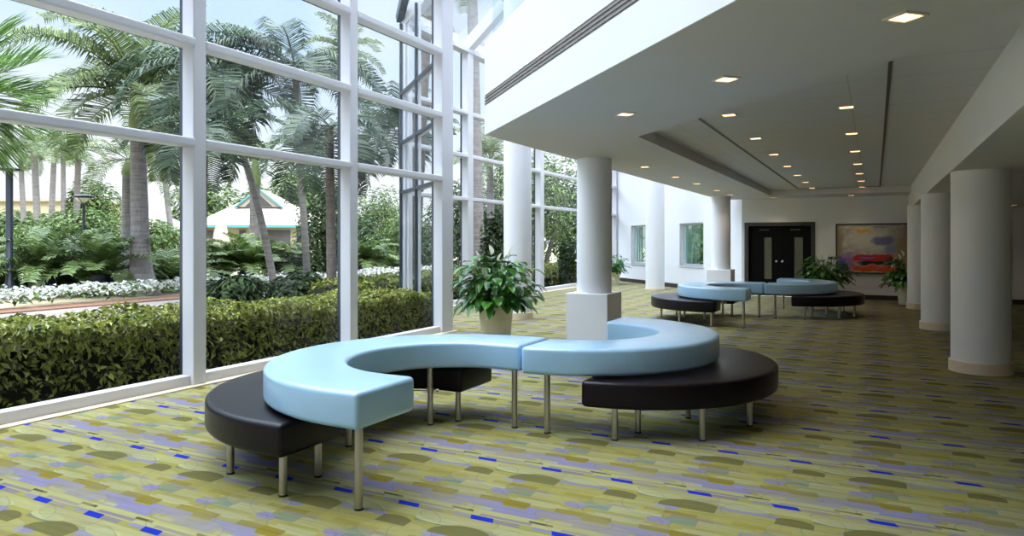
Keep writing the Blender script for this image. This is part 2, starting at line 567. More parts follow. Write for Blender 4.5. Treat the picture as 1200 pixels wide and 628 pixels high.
# walls
def wall(name, p0, p1, th, z0, z1, holes=(), mat=None):
    """th to the right of p0->p1 is outside; holes are (s0, s1, z0, z1) along it"""
    L = (Vector(p1) - Vector(p0)).length
    d = (Vector(p1) - Vector(p0)).normalized()
    at = lambda s: tuple(Vector(p0) + d * s)
    mb = MB(); s = 0.0
    for (a, b_, za, zb) in sorted(holes):
        if a > s: mb.slab(at(s), at(a), 0, -th, z0, z1)
        if za > z0: mb.slab(at(a), at(b_), 0, -th, z0, za)
        mb.slab(at(a), at(b_), 0, -th, zb, z1)
        s = b_
    mb.slab(at(s), at(L), 0, -th, z0, z1)
    return struct(mb.build(name, mat or M['white']))

DW0, DW1 = (-3.47, BACK), (-9.5, BACK + 6.03)     # diagonal white wall
dl = Vector((-1, 1)).normalized()
r2 = math.sqrt(2)
h1 = ((-4.90 + 3.47) * -r2, (-5.93 + 3.47) * -r2, .79, 2.22)
h2 = ((-7.20 + 3.47) * -r2, (-8.46 + 3.47) * -r2, .75, 2.22)
wall('wall_diagonal', DW0, DW1, .3, 0, 12, [h1, h2])
# the back wall runs right to left seen from the room (outside on its right hand)
sb = lambda X: RIGHT - X
dh1 = (sb(-1.52), sb(-3.33), 0, 2.11)
dh2 = (sb(3.08), sb(1.9), 0, 2.11)
wall('wall_back', (RIGHT, BACK), DW0, .3, 0, 13, [dh1, dh2], M['warm'])
wall('wall_rear', (-6.92, REAR), (RIGHT, REAR), .3, 0, 13, (), M['rear'])  # unseen wall, made solid and dark to hold back front light
wall('wall_right', (RIGHT, REAR), (RIGHT, BACK), .3, 0, 13, (), M['rear'])
wall('wall_upper', (RIGHT, 1.0), (-2.0, 9.0), .2, 3.3, 13)
wall('wall_upper_side', (-2.0, 9.0), (-2.0, BACK), .2, 3.3, 13)
struct(MB().prism([(-3.6, REAR), (RIGHT, REAR), (RIGHT, 1.0), (-2.0, 9.0), (-2.0, BACK + 4), (-3.6, BACK + 6)], roof_z(-3.6), roof_z(-3.6) + .2).build('ceiling_upper', M['white']))  # unseen solid ceiling, extended to narrow the daylight from the roof

def base(name, p0, p1, h, mat, ranges=None):
    L = (Vector(p1) - Vector(p0)).length
    d = (Vector(p1) - Vector(p0)).normalized()
    mb = MB()
    for a, b_ in (ranges or [(0, L)]):
        mb.slab(tuple(Vector(p0) + d * a), tuple(Vector(p0) + d * b_), 0, .018, 0, h)
    return struct(mb.build(name, mat))
base('baseboard_diagonal', DW0, DW1, .14, M['brown'], [(.1, 8.3)])
base('baseboard_back', (RIGHT, BACK), DW0, .13, M['brown'], [(.05, dh2[0] - .07), (dh2[1] + .07, dh1[0] - .07), (dh1[1] + .07, sb(-3.4))])

# doors
def door(name, Xl, Xr, lites):
    root = struct(empty(name, ((Xl + Xr) / 2, BACK, 0)))
    w = (Xr - Xl) / 2
    mb = MB()
    mb.box(-w - .06, -w + .05, -.025, .22, 0, 2.16); mb.box(w - .05, w + .06, -.025, .22, 0, 2.16); mb.box(-w + .05, w - .05, -.025, .22, 2.06, 2.16)
    mb.build('door_frame', M['jamb'], root)
    for s in (-1, 1):
        x0, x1 = (-w + .051, -.0006) if s < 0 else (.0006, w - .051)
        lx0, lx1 = lites[0 if s < 0 else 1]
        mb = MB()
        mb.box(x0, lx0, .12, .17, .01, 2.059); mb.box(lx1, x1, .12, .17, .01, 2.059)
        mb.box(lx0, lx1, .12, .17, .01, .5); mb.box(lx0, lx1, .12, .17, 1.72, 2.059)
        lf = mb.build('door_leaf', M['black'], root)
        MB().box(lx0, lx1, .135, .15, .5, 1.72).build('glass_lite', M['doorglass'], lf)
        mb = MB()
        kx = -.08 if s < 0 else .08
        mb.tube([(kx, .12, 1.02), (kx, .085, 1.02)], .012, 10).tube([(kx, .085, 1.02), (kx, .075, 1.02), (kx, .055, 1.02), (kx, .048, 1.02)], [.02, .034, .034, .02], 14)
        mb.build('knob', M['chrome'], lf, 50)
        MB().box((x0 + x1) / 2 - .13, (x0 + x1) / 2 + .13, .085, .12, 1.92, 1.97).build('closer', M['jamb'], lf)
    return root
door('door_1', -3.33, -1.52, [(-.43, -.22), (.40, .63)])
door('door_2', 1.9, 3.08, [(-.40, -.2), (.2, .40)])

# windows in the diagonal wall
for k, (s0, s1, z0, z1) in enumerate((h1, h2)):
    p0 = Vector(DW0) + dl * s0; p1 = Vector(DW0) + dl * s1
    w = struct(empty('window_%d' % (k + 4), (p0.x, p0.y, z0), math.atan2(dl.y, dl.x)))
    L = s1 - s0; h = z1 - z0
    mb = MB()
    mb.box(0, L, -.2, -.12, 0, .05).box(0, L, -.2, -.12, h - .05, h).box(0, .05, -.2, -.12, .05, h - .05).box(L - .05, L, -.2, -.12, .05, h - .05)
    mb.build('window_frame', M['frame'], w)
    MB().box(.05, L - .05, -.165, -.155, .05, h - .05).build('glass_pane', M['tealglass'], w)
    MB().box(-.05, L + .05, -.12, .03, -.05, 0).build('window_sill', M['frame'], w)
    mb = MB()
    for q in range(6, 9):
        mb.box(.06 + q * (L - .12) / 9, .06 + (q + .75) * (L - .12) / 9, -.19, -.187, .06, h - .06)
    mb.build('vertical_blind', M['lampglass'], w)

# ---- glazed walls
RAILS = [2.70, 3.81, 4.92, 6.03, 7.14]
def curtain(name, p0, p1, posts, ztop, side, rails, dep=.2):
    """white inside, dark outside; p0->p1 along the glass line, inside to the LEFT when side=+1"""
    root = struct(empty(name, (p0[0], p0[1], 0), math.atan2(p1[1] - p0[1], p1[0] - p0[0])))
    L = (Vector(p1) - Vector(p0)).length
    def bx(a, b_, o0, o1, z0, z1):
        y0, y1 = sorted((o0 * side, o1 * side))
        return MB().box(a, b_, y0, y1, z0, z1)
    edges = [0.0] + list(posts) + [L]
    for s, w in posts.items():
        zt = ztop
        o = bx(s - w / 2, s + w / 2, .012, dep, 0.0, zt).build('mullion', M['frame'], root)
        bevel_mod(o, .012, 2)
        bx(s - w * .35, s + w * .35, -.06, -.004, 0, zt).build('mullion_cap', M['darkframe'], o)
    ps = sorted(posts)
    spans = list(zip(ps[:-1], ps[1:]))
    for a, b_ in spans:
        wa, wb = posts[a] / 2, posts[b_] / 2
        zs = [.13] + list(rails) + [ztop]
        o = bx(a + wa, b_ - wb, .006, .15, 0.0, .115).build('bottom_rail', M['frame'], root)
        bevel_mod(o, .008, 2)
        for z in rails:
            o = bx(a + wa - .01, b_ - wb + .03, .012, dep + .015, z - .05, z + .05).build('transom', M['frame'], root)
            bevel_mod(o, .022, 3)
            bx(a + wa, b_ - wb, -.05, -.004, z - .03, z + .03).build('transom_cap', M['darkframe'], o)
        for z0, z1 in zip(zs[:-1], zs[1:]):
            bx(a + wa * .4, b_ - wb * .4, -.003, .005, z0 - .06, z1 + .0).build('glass_pane', M['glass'], root)
    return root
# long wall along the bench side (goes away from the camera: inside is to the right of it)
W1p = {s - REAR: w for s, w in ((-5.1, .17), (-2.48, .17), (.14, .17), (2.76, .17), (5.38, .17), (8.0, .17), (10.52, .36))}
curtain('window_1', (WX, REAR), (WX, 10.7), W1p, 8.72, -1, RAILS)
# chamfer to the bay and the bay itself
cl = math.hypot(BX - WX, 13.0 - 10.66)
curtain('window_2', (WX, 10.66), (BX, 13.0), {.12: .09, cl * .55: .06, cl - .1: .09}, 6.5, -1, RAILS[:3], .07)
Wbp = {.08: .16, 2.75: .28, 7.2: .28, 11.65: .28, 14.5: .2}
curtain('window_3', (BX, 13.0), (BX, 27.7), Wbp, 6.5, -1, RAILS[:3])
struct(MB().box(WX + .155, WX + .28, REAR, 10.75, 0, .012).build('trim_1', M['beige']))
struct(MB().box(BX + .16, BX + .3, 13.1, 27.5, 0, .012).build('trim_6', M['beige']))
# sloping glass roof
rf = struct(empty('window_6'))
for Y in (-5.1, -2.48, .14, 2.76, 5.38, 8.0):
    MB().bar((WX, Y, roof_z(WX) + .05), (-3.6, Y, roof_z(-3.6) + .05), .2, .28).build('rafter', M['frame'], rf)
for Y in (10.6, 13.1, 15.75, 20.2, 24.65, 27.3):
    x0 = BX if Y > 13 else WX
    MB().bar((x0, Y, roof_z(x0) + .05), (-3.6, Y, roof_z(-3.6) + .05), .26, .28).build('rafter', M['frame'], rf)
for X in (-8.2, -6.88, -5.4, -3.8):
    MB().bar((X, 13.0 if X < -7 else REAR, roof_z(X) + .05), (X, 27.7, roof_z(X) + .05), .1, .14).build('purlin', M['frame'], rf)
MB().bar((BX + .1, 13.0, 6.55), (BX + .1, 27.7, 6.55), .25, .12).build('eaves_beam', M['frame'], rf)
zr = lambda x: roof_z(x) + .2
mb = MB()
mb.add([(WX, REAR, zr(WX)), (-3.6, REAR, zr(-3.6)), (-3.6, 10.66, zr(-3.6)), (WX, 10.66, zr(WX))], [(0, 1, 2, 3)])
mb.add([(WX, 10.66, zr(WX)), (-3.6, 10.66, zr(-3.6)), (-3.6, 27.7, zr(-3.6)), (BX, 27.7, zr(BX)), (BX, 13.0, zr(BX))], [(0, 1, 2, 3, 4)])
mb.build('glass_pane', M['roofglass'], rf)
mb = MB()
MB().bar((WX - .05, 10.66, roof_z(WX) + .1), (BX - .05, 13.0, roof_z(BX) + .1), .16, .2).build('verge', M['darkframe'], rf)

# ------------------------------------------------------------------ columns
def column(x, y, r, top, label, ped=None, band=None, mat='white'):
    c = tag(empty('column', (x, y, 0)), label, 'column', kind='thing')
    z0 = ped or 0.0
    MB().lathe([(r, z0), (r, top)], 64).build('shaft', M[mat], c, 40)
    if ped:
        o = MB().box(-.325, .325, -.325, .325, 0, ped).build('pedestal', M['white'], c)
        bevel_mod(o, .008, 2)
    if band:
        MB().lathe([(r + .002, 0), (r + .024, 0), (r + .024, band - .012), (r + .012, band), (r + .001, band)], 64, cap0=False, cap1=False).build('base_band', M['beige'], c, 40)
    return c
column(-3.76, 10.04, .262, 2.852, 'white round column on a square pedestal behind the near blue bench', ped=.83)
column(-3.76, 20.0, .262, 2.852, 'white round column on a square pedestal just left of the black double doors', ped=.83)
column(-6.57, 13.04, .29, roof_z(-6.57) - .1, 'white round column on a beige base right behind the potted peace lily', band=.15)
column(-6.46, 23.0, .31, roof_z(-6.46) - .1, 'white round column on a thin base in front of the white wall with two windows', band=.06)
column(1.18, 10.35, .315, 2.468, 'thick white column with beige base band, nearest of the row under the right beam', band=.145, mat='warm')
column(1.10, 15.0, .315, 2.468, 'white column with beige base band, middle one of the row under the right beam', band=.145, mat='warm')
column(1.05, 19.4, .315, 2.468, 'white column with beige base band, farthest of the row, beside the painting', band=.145, mat='warm')

# ------------------------------------------------------------------ downlights
DL = {}
def downlight(x, y, z, label, group, rz=0.0, s=.065):
    if not DL:
        r = empty('downlight')
        mb = MB()
        for a, b_, c, d in ((-1.25, 1.25, -1.25, -1), (-1.25, 1.25, 1, 1.25), (-1.25, -1, -1, 1), (1, 1.25, -1, 1)):
            mb.box(a * s, b_ * s, c * s, d * s, -.012, -.0005)
        mb.build('trim_ring', M['lamptrim'], r)
        MB().box(-s, s, -s, s, -.005, -.0005).build('lamp', M['lamp'], r)
        DL['p'] = r
    else:
        r = DL['p'].copy(); COL.objects.link(r)
        for ch in DL['p'].children:
            if ch.type == 'MESH':
                q = ch.copy(); COL.objects.link(q); q.parent = r
    r.location = (x, y, z); r.rotation_euler = (0, 0, rz)
    sd = bpy.data.lights.new('downlight_beam', 'SPOT')
    sd.energy = 9; sd.color = (1, .80, .62); sd.spot_size = math.radians(110); sd.spot_blend = .6; sd.shadow_soft_size = .05
    so = bpy.data.objects.new('downlight_beam', sd)
    so.location = (0, 0, -.03); so.parent = r
    COL.objects.link(so)
    tag(r, label, 'ceiling light', group)
    return r
ordn = ['first', 'second', 'third', 'fourth', 'fifth', 'sixth', 'seventh']
for k, (x, y) in enumerate([(-2.15, 6.61), (-1.0, 5.54), (.16, 4.46)]):
    downlight(x, y, 2.85, ['small square recessed light near the outer corner of the mezzanine soffit',
                           'square recessed light on the soffit, middle one of the slanted row before the coffer',
                           'large looking square recessed light on the soffit at the very top of the picture'][k], 'downlights in front of the coffer', PI / 4)
for k, y in enumerate([11.42, 13.48, 15.29, 17.5, 19.3]):
    downlight(-3.38, y, 2.85, 'recessed light beside the left coffer edge, %s one counted from the near pedestal column' % ordn[k], 'downlights along the soffit edge')
for k in range(7):
    downlight(-1.41, 7.97 + k * 1.975, 3.0, 'recessed light in the coffer, left row, %s counted from the near end' % ordn[k], 'downlights in the left coffer row')
    downlight(-.245, 8.07 + k * 2.0, 3.0, 'recessed light in the coffer, right row, %s counted from the near end' % ordn[k], 'downlights in the right coffer row')
downlight(-2.5, 21.1, 2.85, 'recessed light on the back ceiling strip above the black double doors', 'downlights before the back wall')
downlight(-.52, 20.95, 2.85, 'recessed light on the back ceiling strip above the left edge of the painting', 'downlights before the back wall')
downlight(2.94, 20.15, 2.466, 'recessed light under the low ceiling at right, beyond the nearest right column', 'downlights before the back wall')

# ------------------------------------------------------------------ benches
RO, RI = 1.345, .762
def bench_outline(ext, ro, ri):
    out = [(ext, -ro)]
    N = 56
    for k in range(N + 1):
        a = -PI / 2 - PI * k / N
        out.append((ro * math.cos(a), ro * math.sin(a)))
    out += [(ext, ro), (ext, ri)]
    for k in range(N + 1):
        a = PI / 2 + PI * k / N
        out.append((ri * math.cos(a), ri * math.sin(a)))
    out.append((ext, -ri))
    q = [out[0]]
    for p in out[1:]:
        if math.hypot(p[0] - q[-1][0], p[1] - q[-1][1]) > 1e-4: q.append(p)
    return q
def cushion(ext, ro, ri, z0, z1, mat, parent):
    bm = bmesh.new()
    poly = bench_outline(ext, ro, ri)
    vs = [bm.verts.new((x, y, z0)) for x, y in poly]
    f = bm.faces.new(vs)
    r = bmesh.ops.extrude_face_region(bm, geom=[f])
    bmesh.ops.translate(bm, vec=(0, 0, z1 - z0), verts=[v for v in r['geom'] if isinstance(v, bmesh.types.BMVert)])
    bmesh.ops.recalc_face_normals(bm, faces=bm.faces)
    es = [e for e in bm.edges if len(e.link_faces) == 2 and e.calc_face_angle() > math.radians(45)]
    bmesh.ops.bevel(bm, geom=es, offset=.034, segments=5, profile=.5, affect='EDGES', clamp_overlap=True)
    # sit-softened top: the crown of the seat swells slightly between its edges
    bmesh.ops.triangulate(bm, faces=[g for g in bm.faces if len(g.verts) > 4])
    me = bpy.data.meshes.new('cushion')
    bm.to_mesh(me); bm.free()
    me.polygons.foreach_set('use_smooth', [True] * len(me.polygons))
    me.set_sharp_from_angle(angle=math.radians(38))
    me.materials.append(mat)
    o = bpy.data.objects.new('cushion', me)
    COL.objects.link(o); o.parent = parent
    return o
def bench(loc, rz, ext, z0, z1, mat, label, cat='bench', legs=(), group=None, ro=RO, ri=RI):
    b = tag(empty('curved_bench', loc, rz), label, cat, group)
    cu = cushion(ext, ro, ri, z0, z1, M[mat], b)
    for (x, y) in legs:
        l = MB().lathe([(.025, .012), (.025, z0 + .002)], 20, (x, y)).build('leg', M['steel'], b, 40)
        MB().lathe([(.027, 0), (.027, .012)], 20, (x, y), True, True).build('foot', M['rubber'], l, 40)
    return b
LEGS = [
    [(.15, -1.25), (-.765, -.26), (-.56, .57), (.14, .82), (-1.24, .0)],
    [(-.2, 1.25), (-1.13, .21), (-.82, -.2), (-.1, -1.2)],
    [(.12, -1.25), (.06, -.87), (-.52, -1.10), (.13, .83), (-1.22, .15), (-1.02, .68)],
    [(-.25, 1.23), (-.35, .93), (-.88, .92), (-1.15, .27), (-.9, -.75), (-.1, -1.2)],
]

def bench_set(dx, dy, where, group, copies=None):
    out = []
    spec = [((-2.88, 4.56), 0, .22, .495, .72, 'bluevinyl', 'sky blue curved bench segment %s, its open side facing the right'),
            ((-2.62, 6.60), PI, .0, .495, .72, 'bluevinyl', 'sky blue curved bench segment %s, its open side facing the windows'),
            ((-3.42, 4.52), 0, .2, .265, .478, 'darkvinyl', 'low dark plum curved bench tucked under the left blue segment %s'),
            ((-2.10, 6.64), PI, .0, .265, .478, 'darkvinyl', 'low black curved bench tucked under the right blue segment %s')]
    for k, (c, rz, ext, z0, z1, mt, lab) in enumerate(spec):
        loc = (c[0] + dx, c[1] + dy, 0)
        if copies:
            o = copy_tree(copies[k]); o.location = loc
        else:
            legs = LEGS[k]
            o = bench(loc, rz, ext, z0, z1, mt, '', legs=legs)
            if k == 0:      # thin steel rod with a clamp, tying the high bench to the low one behind it
                a = Vector((legs[2][0], legs[2][1], .30)); u = Vector((math.cos(TH), math.sin(TH), 0))
                lb = MB().tube([a - u * .32, a + u * .055], .006, 8).tube([a + u * .05, a + u * .075], .014, 10).tube([a - Vector((0, 0, .02)), a + Vector((0, 0, .02))], .031, 16)
                lb.build('tie_rod', M['steel'], o, 40)
        tag(o, lab % where, 'bench', group)
        out.append(o)
    return out
near = bench_set(0, 0, 'in the foreground', 'curved benches in the foreground')
far = bench_set(.6, 10.2, 'in the far seating group', 'curved benches at the far end', near)

# ------------------------------------------------------------------ painting
art = tag(empty('painting', (.03, BACK, 1.405)), 'large framed abstract painting with red and orange bands on the back wall', 'painting')
mb = MB()
for a in ((-.955, .955, .655, .69), (-.955, .955, -.69, -.655), (-.955, -.92, -.655, .655), (.92, .955, -.655, .655)):
    mb.box(a[0], a[1], -.05, 0, a[2], a[3])
mb.build('frame', M['brown'], art)
MB().box(-.92, .92, -.03, -.002, -.655, .655).build('canvas', M['canvas'], art)

# ------------------------------------------------------------------ plants indoors
def blade(mb, base, d, up, length, width, droop, segs=5, fold=.15, stem=0.0):
    """a pointed leaf blade on a stem, from base along d"""
    p = Vector(base); d = Vector(d).normalized()
    side = d.cross(Vector((0, 0, 1)))
    side = side.normalized() if side.length > 1e-3 else Vector((1, 0, 0))
    vs = []; fs = []
    step = length / segs
    cur = Vector(d)
    for i in range(segs + 1):
        t = i / segs
        w = width * (math.sin(PI * min(1, t * .94 + .06)) ** .75) * (1 - .25 * t) if 0 < i < segs else .002
        nrm = side.cross(cur).normalized()
        vs += [p - side * w / 2 + nrm * w * fold, p, p + side * w / 2 + nrm * w * fold]
        cur = (cur + Vector((0, 0, -droop / segs))).normalized()
        p = p + cur * step
    for i in range(segs):
        a = i * 3
        fs += [(a, a + 1, a + 4, a + 3), (a + 1, a + 2, a + 5, a + 4)]
    mb.add(vs, fs)

def peace_lily(loc, label, seed, scale=1.0, n=260, pot_h=.62, pot_r=.275, flowers=6, low=False, col='pot'):
    rnd = random.Random(seed)
    r = tag(empty('potted_peace_lily', loc), label, 'potted plant')
    pot = MB()
    pr = [(pot_r * .80, 0), (pot_r * .84, pot_h * .3), (pot_r * .88, pot_h * .31), (pot_r * .86, pot_h * .34), (pot_r * .91, pot_h * .62), (pot_r * .95, pot_h * .64), (pot_r * .93, pot_h * .67),
          (pot_r * .97, pot_h * .9), (pot_r * 1.04, pot_h * .91), (pot_r * 1.05, pot_h), (pot_r * .94, pot_h), (pot_r * .9, pot_h * .9)]
    pot.lathe(pr, 40, cap1=False).build('pot', M[col], r, 45)
    MB().lathe([(pot_r * .91, pot_h * .90), (pot_r * .5, pot_h * .93)], 24).build('soil', M['soil'], r)
    fo = MB(); st = MB()
    for k in range(n):
        a = rnd.uniform(0, 2 * PI)
        rr = math.sqrt(rnd.random())
        el = rnd.uniform(-.35, 1.0) if rr > .5 else rnd.uniform(.3, 1.3)
        stemlen = rnd.uniform(.14, .66) * scale * (1.0 - .25 * (1 - rr))
        b0 = Vector((math.cos(a) * rr * pot_r * .6, math.sin(a) * rr * pot_r * .6, pot_h * .93))
        d0 = Vector((math.cos(a) * math.cos(el) * .72, math.sin(a) * math.cos(el) * .72, math.sin(el) * 1.05 + .28))
        tip = b0 + d0 * stemlen
        mid = b0 + Vector((d0.x * .35, d0.y * .35, d0.z)) * stemlen * .55
        tip = tip + Vector((0, 0, .06))
        st.tube([b0, mid, tip], [.006, .005, .004], 5, False)
        dd = (tip - mid).normalized()
        dd = (dd + Vector((math.cos(a) * .7, math.sin(a) * .7, -.2))).normalized()
        blade(fo, tip, dd, None, rnd.uniform(.2, .33) * scale, rnd.uniform(.115, .185) * scale, rnd.uniform(.7, 2.0))
    fo.build('foliage', M['lily'], r, 60)
    st.build('stem', M['lily'], r)
    FL = [(-.26, -.05, .77), (-.17, -.36, .52), (-.08, .1, .86), (.03, .0, .74), (.12, -.3, .6), (.20, .05, .84), (.30, -.1, .66), (-.34, .1, .58)]
    for k in range(flowers):
        u, dd_, hz_ = FL[k]
        fx = (u * math.cos(TH) - dd_ * math.sin(TH)) * scale; fy = (u * math.sin(TH) + dd_ * math.cos(TH)) * scale
        a = math.atan2(fy, fx)
        b0 = Vector((math.cos(a) * .05, math.sin(a) * .05, pot_h * .95)); tp = Vector((fx, fy, pot_h + (hz_ - .10) * scale))
        f = MB()
        blade(f, tp, Vector((math.cos(a) * .3, math.sin(a) * .3, 1)), None, .18 * scale, .1 * scale, .3, fold=.45)
        fl = f.build('flower', M['spathe'], r, 60)
        MB().tube([tp + Vector((0, 0, .01)), tp + Vector((math.cos(a) * .02, math.sin(a) * .02, .09 * scale))], [.009, .006], 8).build('spadix', M['spadix'], fl)
        MB().tube([b0, (b0 + tp) / 2 + Vector((0, 0, .08)), tp], .005, 5).build('flower_stem', M['lily'], fl)
    return r
peace_lily((-5.25, 9.67, 0), 'large peace lily with white flowers in a beige pot by the window mullion', 3, 1.0, 330, flowers=8)
peace_lily((-1.12, 20.75, 0), 'peace lily in the gap between the black doors and the painting', 5, .95, 220, pot_h=.5, flowers=5)
peace_lily((.80, 20.5, 0), 'peace lily in a beige pot half hidden by the farthest right column', 8, .95, 220, pot_h=.5, flowers=3)
peace_lily((-8.72, 25.3, 0), 'green potted plant by the far windows, showing past the near pedestal column', 11, .85, 200, pot_h=.45, flowers=0)

# ------------------------------------------------------------------ the garden
struct(MB().box(-160, 60, -70, 170, -.5, -.13).build('ground', M['ground']))
struct(MB().box(-17.6, -9.9, -20, 60, -.14, -.05).build('path', M['path']))
tag(MB().box(-18.7, -17.6, -20, 60, -.14, -.02).build('mulch_bed', M['mulch']), 'strip of orange wood mulch beside the pale garden path', 'mulch', kind='stuff')

def rand_leaf(mb, rnd, p, n, size, wr=.42):
    """a small diamond leaf folded on its midrib, facing about n"""
    n = Vector(n).normalized()
    t = n.cross(Vector((rnd.uniform(-1, 1), rnd.uniform(-1, 1), rnd.uniform(-.6, .6))))
    if t.length < 1e-3: t = Vector((1, 0, 0))
    t.normalize(); s = n.cross(t)
    L = size * rnd.uniform(.7, 1.3); w = L * wr
    p = Vector(p)
    a = p - t * L * .5; c = p + t * L * .5 - n * L * .12; m0 = p
    b1 = p + s * w * .5 + n * w * .2; b2 = p - s * w * .5 + n * w * .2
    mb.add([a, b1, c, b2], [(0, 1, 2), (0, 2, 3)])

def hedge(name, label, x0, x1, y0, y1, h, seed, dens, leaf, mat, slope=0.0):
    rnd = random.Random(seed)
    mb = MB()
    ny = int((y1 - y0) / .25)
    core = MB()
    for k in range(ny):
        ya = y0 + (y1 - y0) * k / ny; yb = y0 + (y1 - y0) * (k + 1) / ny
        hh = h + slope * (ya - y0) - .2 + .06 * noise.noise(Vector((ya * 1.3, 0, seed)))
        core.box(x0 + .1, x1 - .12, ya, yb, -.14, hh)
    def surf(x, y):
        return h + slope * (y - y0) + .13 * noise.noise(Vector((x * 1.9, y * 1.9, seed))) + .05 * noise.noise(Vector((x * 6, y * 6, seed)))
    area = (x1 - x0) * (y1 - y0)
    for k in range(int(area * dens)):
        x = rnd.uniform(x0, x1); y = rnd.uniform(y0, y1)
        z = surf(x, y) - abs(rnd.gauss(0, .09))
        rand_leaf(mb, rnd, (x, y, z), (rnd.gauss(0, .55), rnd.gauss(0, .55), 1), leaf)
    for face, X in ((1, x1), (-1, x0)):
        for k in range(int((y1 - y0) * h * dens * (1.1 if face > 0 else .4))):
            y = rnd.uniform(y0, y1); sz = surf(X, y); z = sz - min(abs(rnd.gauss(0, .36)), rnd.uniform(.5, .95))  # leaves thin out low, baring the dark core as painted shade
            bulge = .12 * noise.noise(Vector((y * 2.2, z * 3, seed + 5)))
            x = X + bulge * face - face * abs(rnd.gauss(0, .07))
            rand_leaf(mb, rnd, (x, y, z), (face * 1.0, rnd.gauss(0, .6), rnd.gauss(.7, .5)), leaf)
    o = mb.build(name, M[mat])
    tag(o, label, 'hedge', kind='stuff')
    tag(core.build('shade_core', M['hedgecore'], o))  # solid dark boxes in place of inner shade
    return o
hedge('hedge', 'clipped leafy green hedge right outside the long window wall', -8.7, -7.25, -1.0, 11.2, .80, 1, 900, .088, 'hedge', -.012)
hedge('hedge', 'lower green planting outside the far bay windows', -11.6, -10.1, 12.2, 28, .70, 2, 260, .14, 'hedge')

# white flower border
rnd = random.Random(4)
mb = MB(); gl = MB()
for k in range(7000):
    x = rnd.uniform(-20.6, -18.2); y = rnd.uniform(5, 33)
    z = .22 + .14 * noise.noise(Vector((x * 2, y * 2, 0))) + rnd.uniform(-.1, .1)
    if rnd.random() < .62:
        rand_leaf(mb, rnd, (x, y, z + .06), (rnd.gauss(0, .5), rnd.gauss(0, .5), 1), .13, .9)
    else:
        rand_leaf(gl, rnd, (x, y, z), (rnd.gauss(0, .6), rnd.gauss(0, .6), 1), .2)
fl = tag(mb.build('flower_border', M['petal']), 'low border of white flowers along the garden path', 'flowers', kind='stuff')
gl.build('flower_leaves', M['shrub'], fl)

def frond(mb, base, az, e0, droop, L, nl, ll, lw, rnd, vee=.5, twist=0.0, fwd=.45, hang=.5):
    """pinnate palm leaf: curved rachis with two rows of drooping leaflets"""
    p = Vector(base); n = 14
    pts = []; dirs = []
    h = Vector((math.cos(az), math.sin(az), 0))
    for i in range(n + 1):
        t = i / n
        e = e0 - droop * t ** 1.25
        d = h * math.cos(e) + Vector((0, 0, math.sin(e)))
        pts.append(p.copy()); dirs.append(d)
        p = p + d * (L / n)
    mb.tube(pts, [max(.004, .03 * L / 3 * (1 - t / n)) for t in range(n + 1)], 4, False)
    for k in range(nl):
        t = .12 + .88 * (k + .5) / nl
        i = min(n - 1, int(t * n)); f = t * n - i
        b = pts[i].lerp(pts[i + 1], f); d = dirs[i].lerp(dirs[i + 1], f).normalized()
        side = d.cross(Vector((0, 0, 1)))
        side = side.normalized() if side.length > 1e-3 else Vector((-h.y, h.x, 0))
        upv = side.cross(d).normalized()
        ln = ll * (.35 + .65 * math.sin(PI * min(1, .12 + t * .82))) * rnd.uniform(.85, 1.1)
        for s in (-1, 1):
            q = (side * s + d * fwd + upv * vee * rnd.uniform(.4, 1.2)).normalized()
            wv = d * (lw / 2)
            mid = b + q * ln * .55
            q2 = (q + Vector((0, 0, -hang * rnd.uniform(.7, 1.6)))).normalized()
            tip = mid + q2 * ln * .45
            mb.add([b - wv * .6, b + wv * .6, mid + wv, mid - wv, tip], [(0, 1, 2, 3), (3, 2, 4)])

def palm(base, top, r0, r1, label, seed, L=3.2, nf=15, nl=34, ll=.75, lw=.05, bulge=0.0, shaft=0.0, fmat='frond', tmat='trunk', e_rng=(-.3, 1.25), droop=(1.0, 1.9), hang=.5, azs=None, bow=0.0, group=None, fwd=.45):
    rnd = random.Random(seed)
    base = Vector(base); top = Vector(top)
    r = tag(empty('palm_tree', base), label, 'palm tree', group)
    n = 14; pts = []; rad = []
    H = (top - base).length
    side = Vector((top.x - base.x, top.y - base.y, 0))
    for i in range(n + 1):
        t = i / n
        p = (top - base) * t
        p += side * (-bow * math.sin(PI * t))
        pts.append(p)
        rr = r0 + (r1 - r0) * t + bulge * math.exp(-(t / .10) ** 1.2)
        rad.append(rr)
    MB().tube(pts, rad, 18).build('trunk', M[tmat], r, 50)
    tp = pts[-1]
    ax = (pts[-1] - pts[-3]).normalized()
    if shaft:
        MB().tube([tp - ax * .1, tp, tp + ax * shaft * .3, tp + ax * shaft], [r1 * 1.02, r1 * 1.2, r1 * 1.1, r1 * .5], 16).build('crownshaft', M['crownshaft'], r, 50)
        tp = tp + ax * shaft * .92
    cr = MB()
    for k in range(nf):
        az = (2 * PI * k * .381966 + rnd.uniform(-.25, .25)) if azs is None else azs[k % len(azs)] + rnd.uniform(-.2, .2)
        t = (k + .5) / nf
        e0 = e_rng[0] + (e_rng[1] - e_rng[0]) * t + rnd.uniform(-.15, .15)
        frond(cr, tp + Vector((0, 0, .05)), az, e0, rnd.uniform(*droop), L * rnd.uniform(.85, 1.12), nl, ll, lw, rnd, hang=hang, fwd=fwd)
    cr.build('crown', M[fmat], r)
    return r

G = -.13
def P(x, d, y): return px(x, d, y)
def gp(x, d): return px(x, d, z=G)
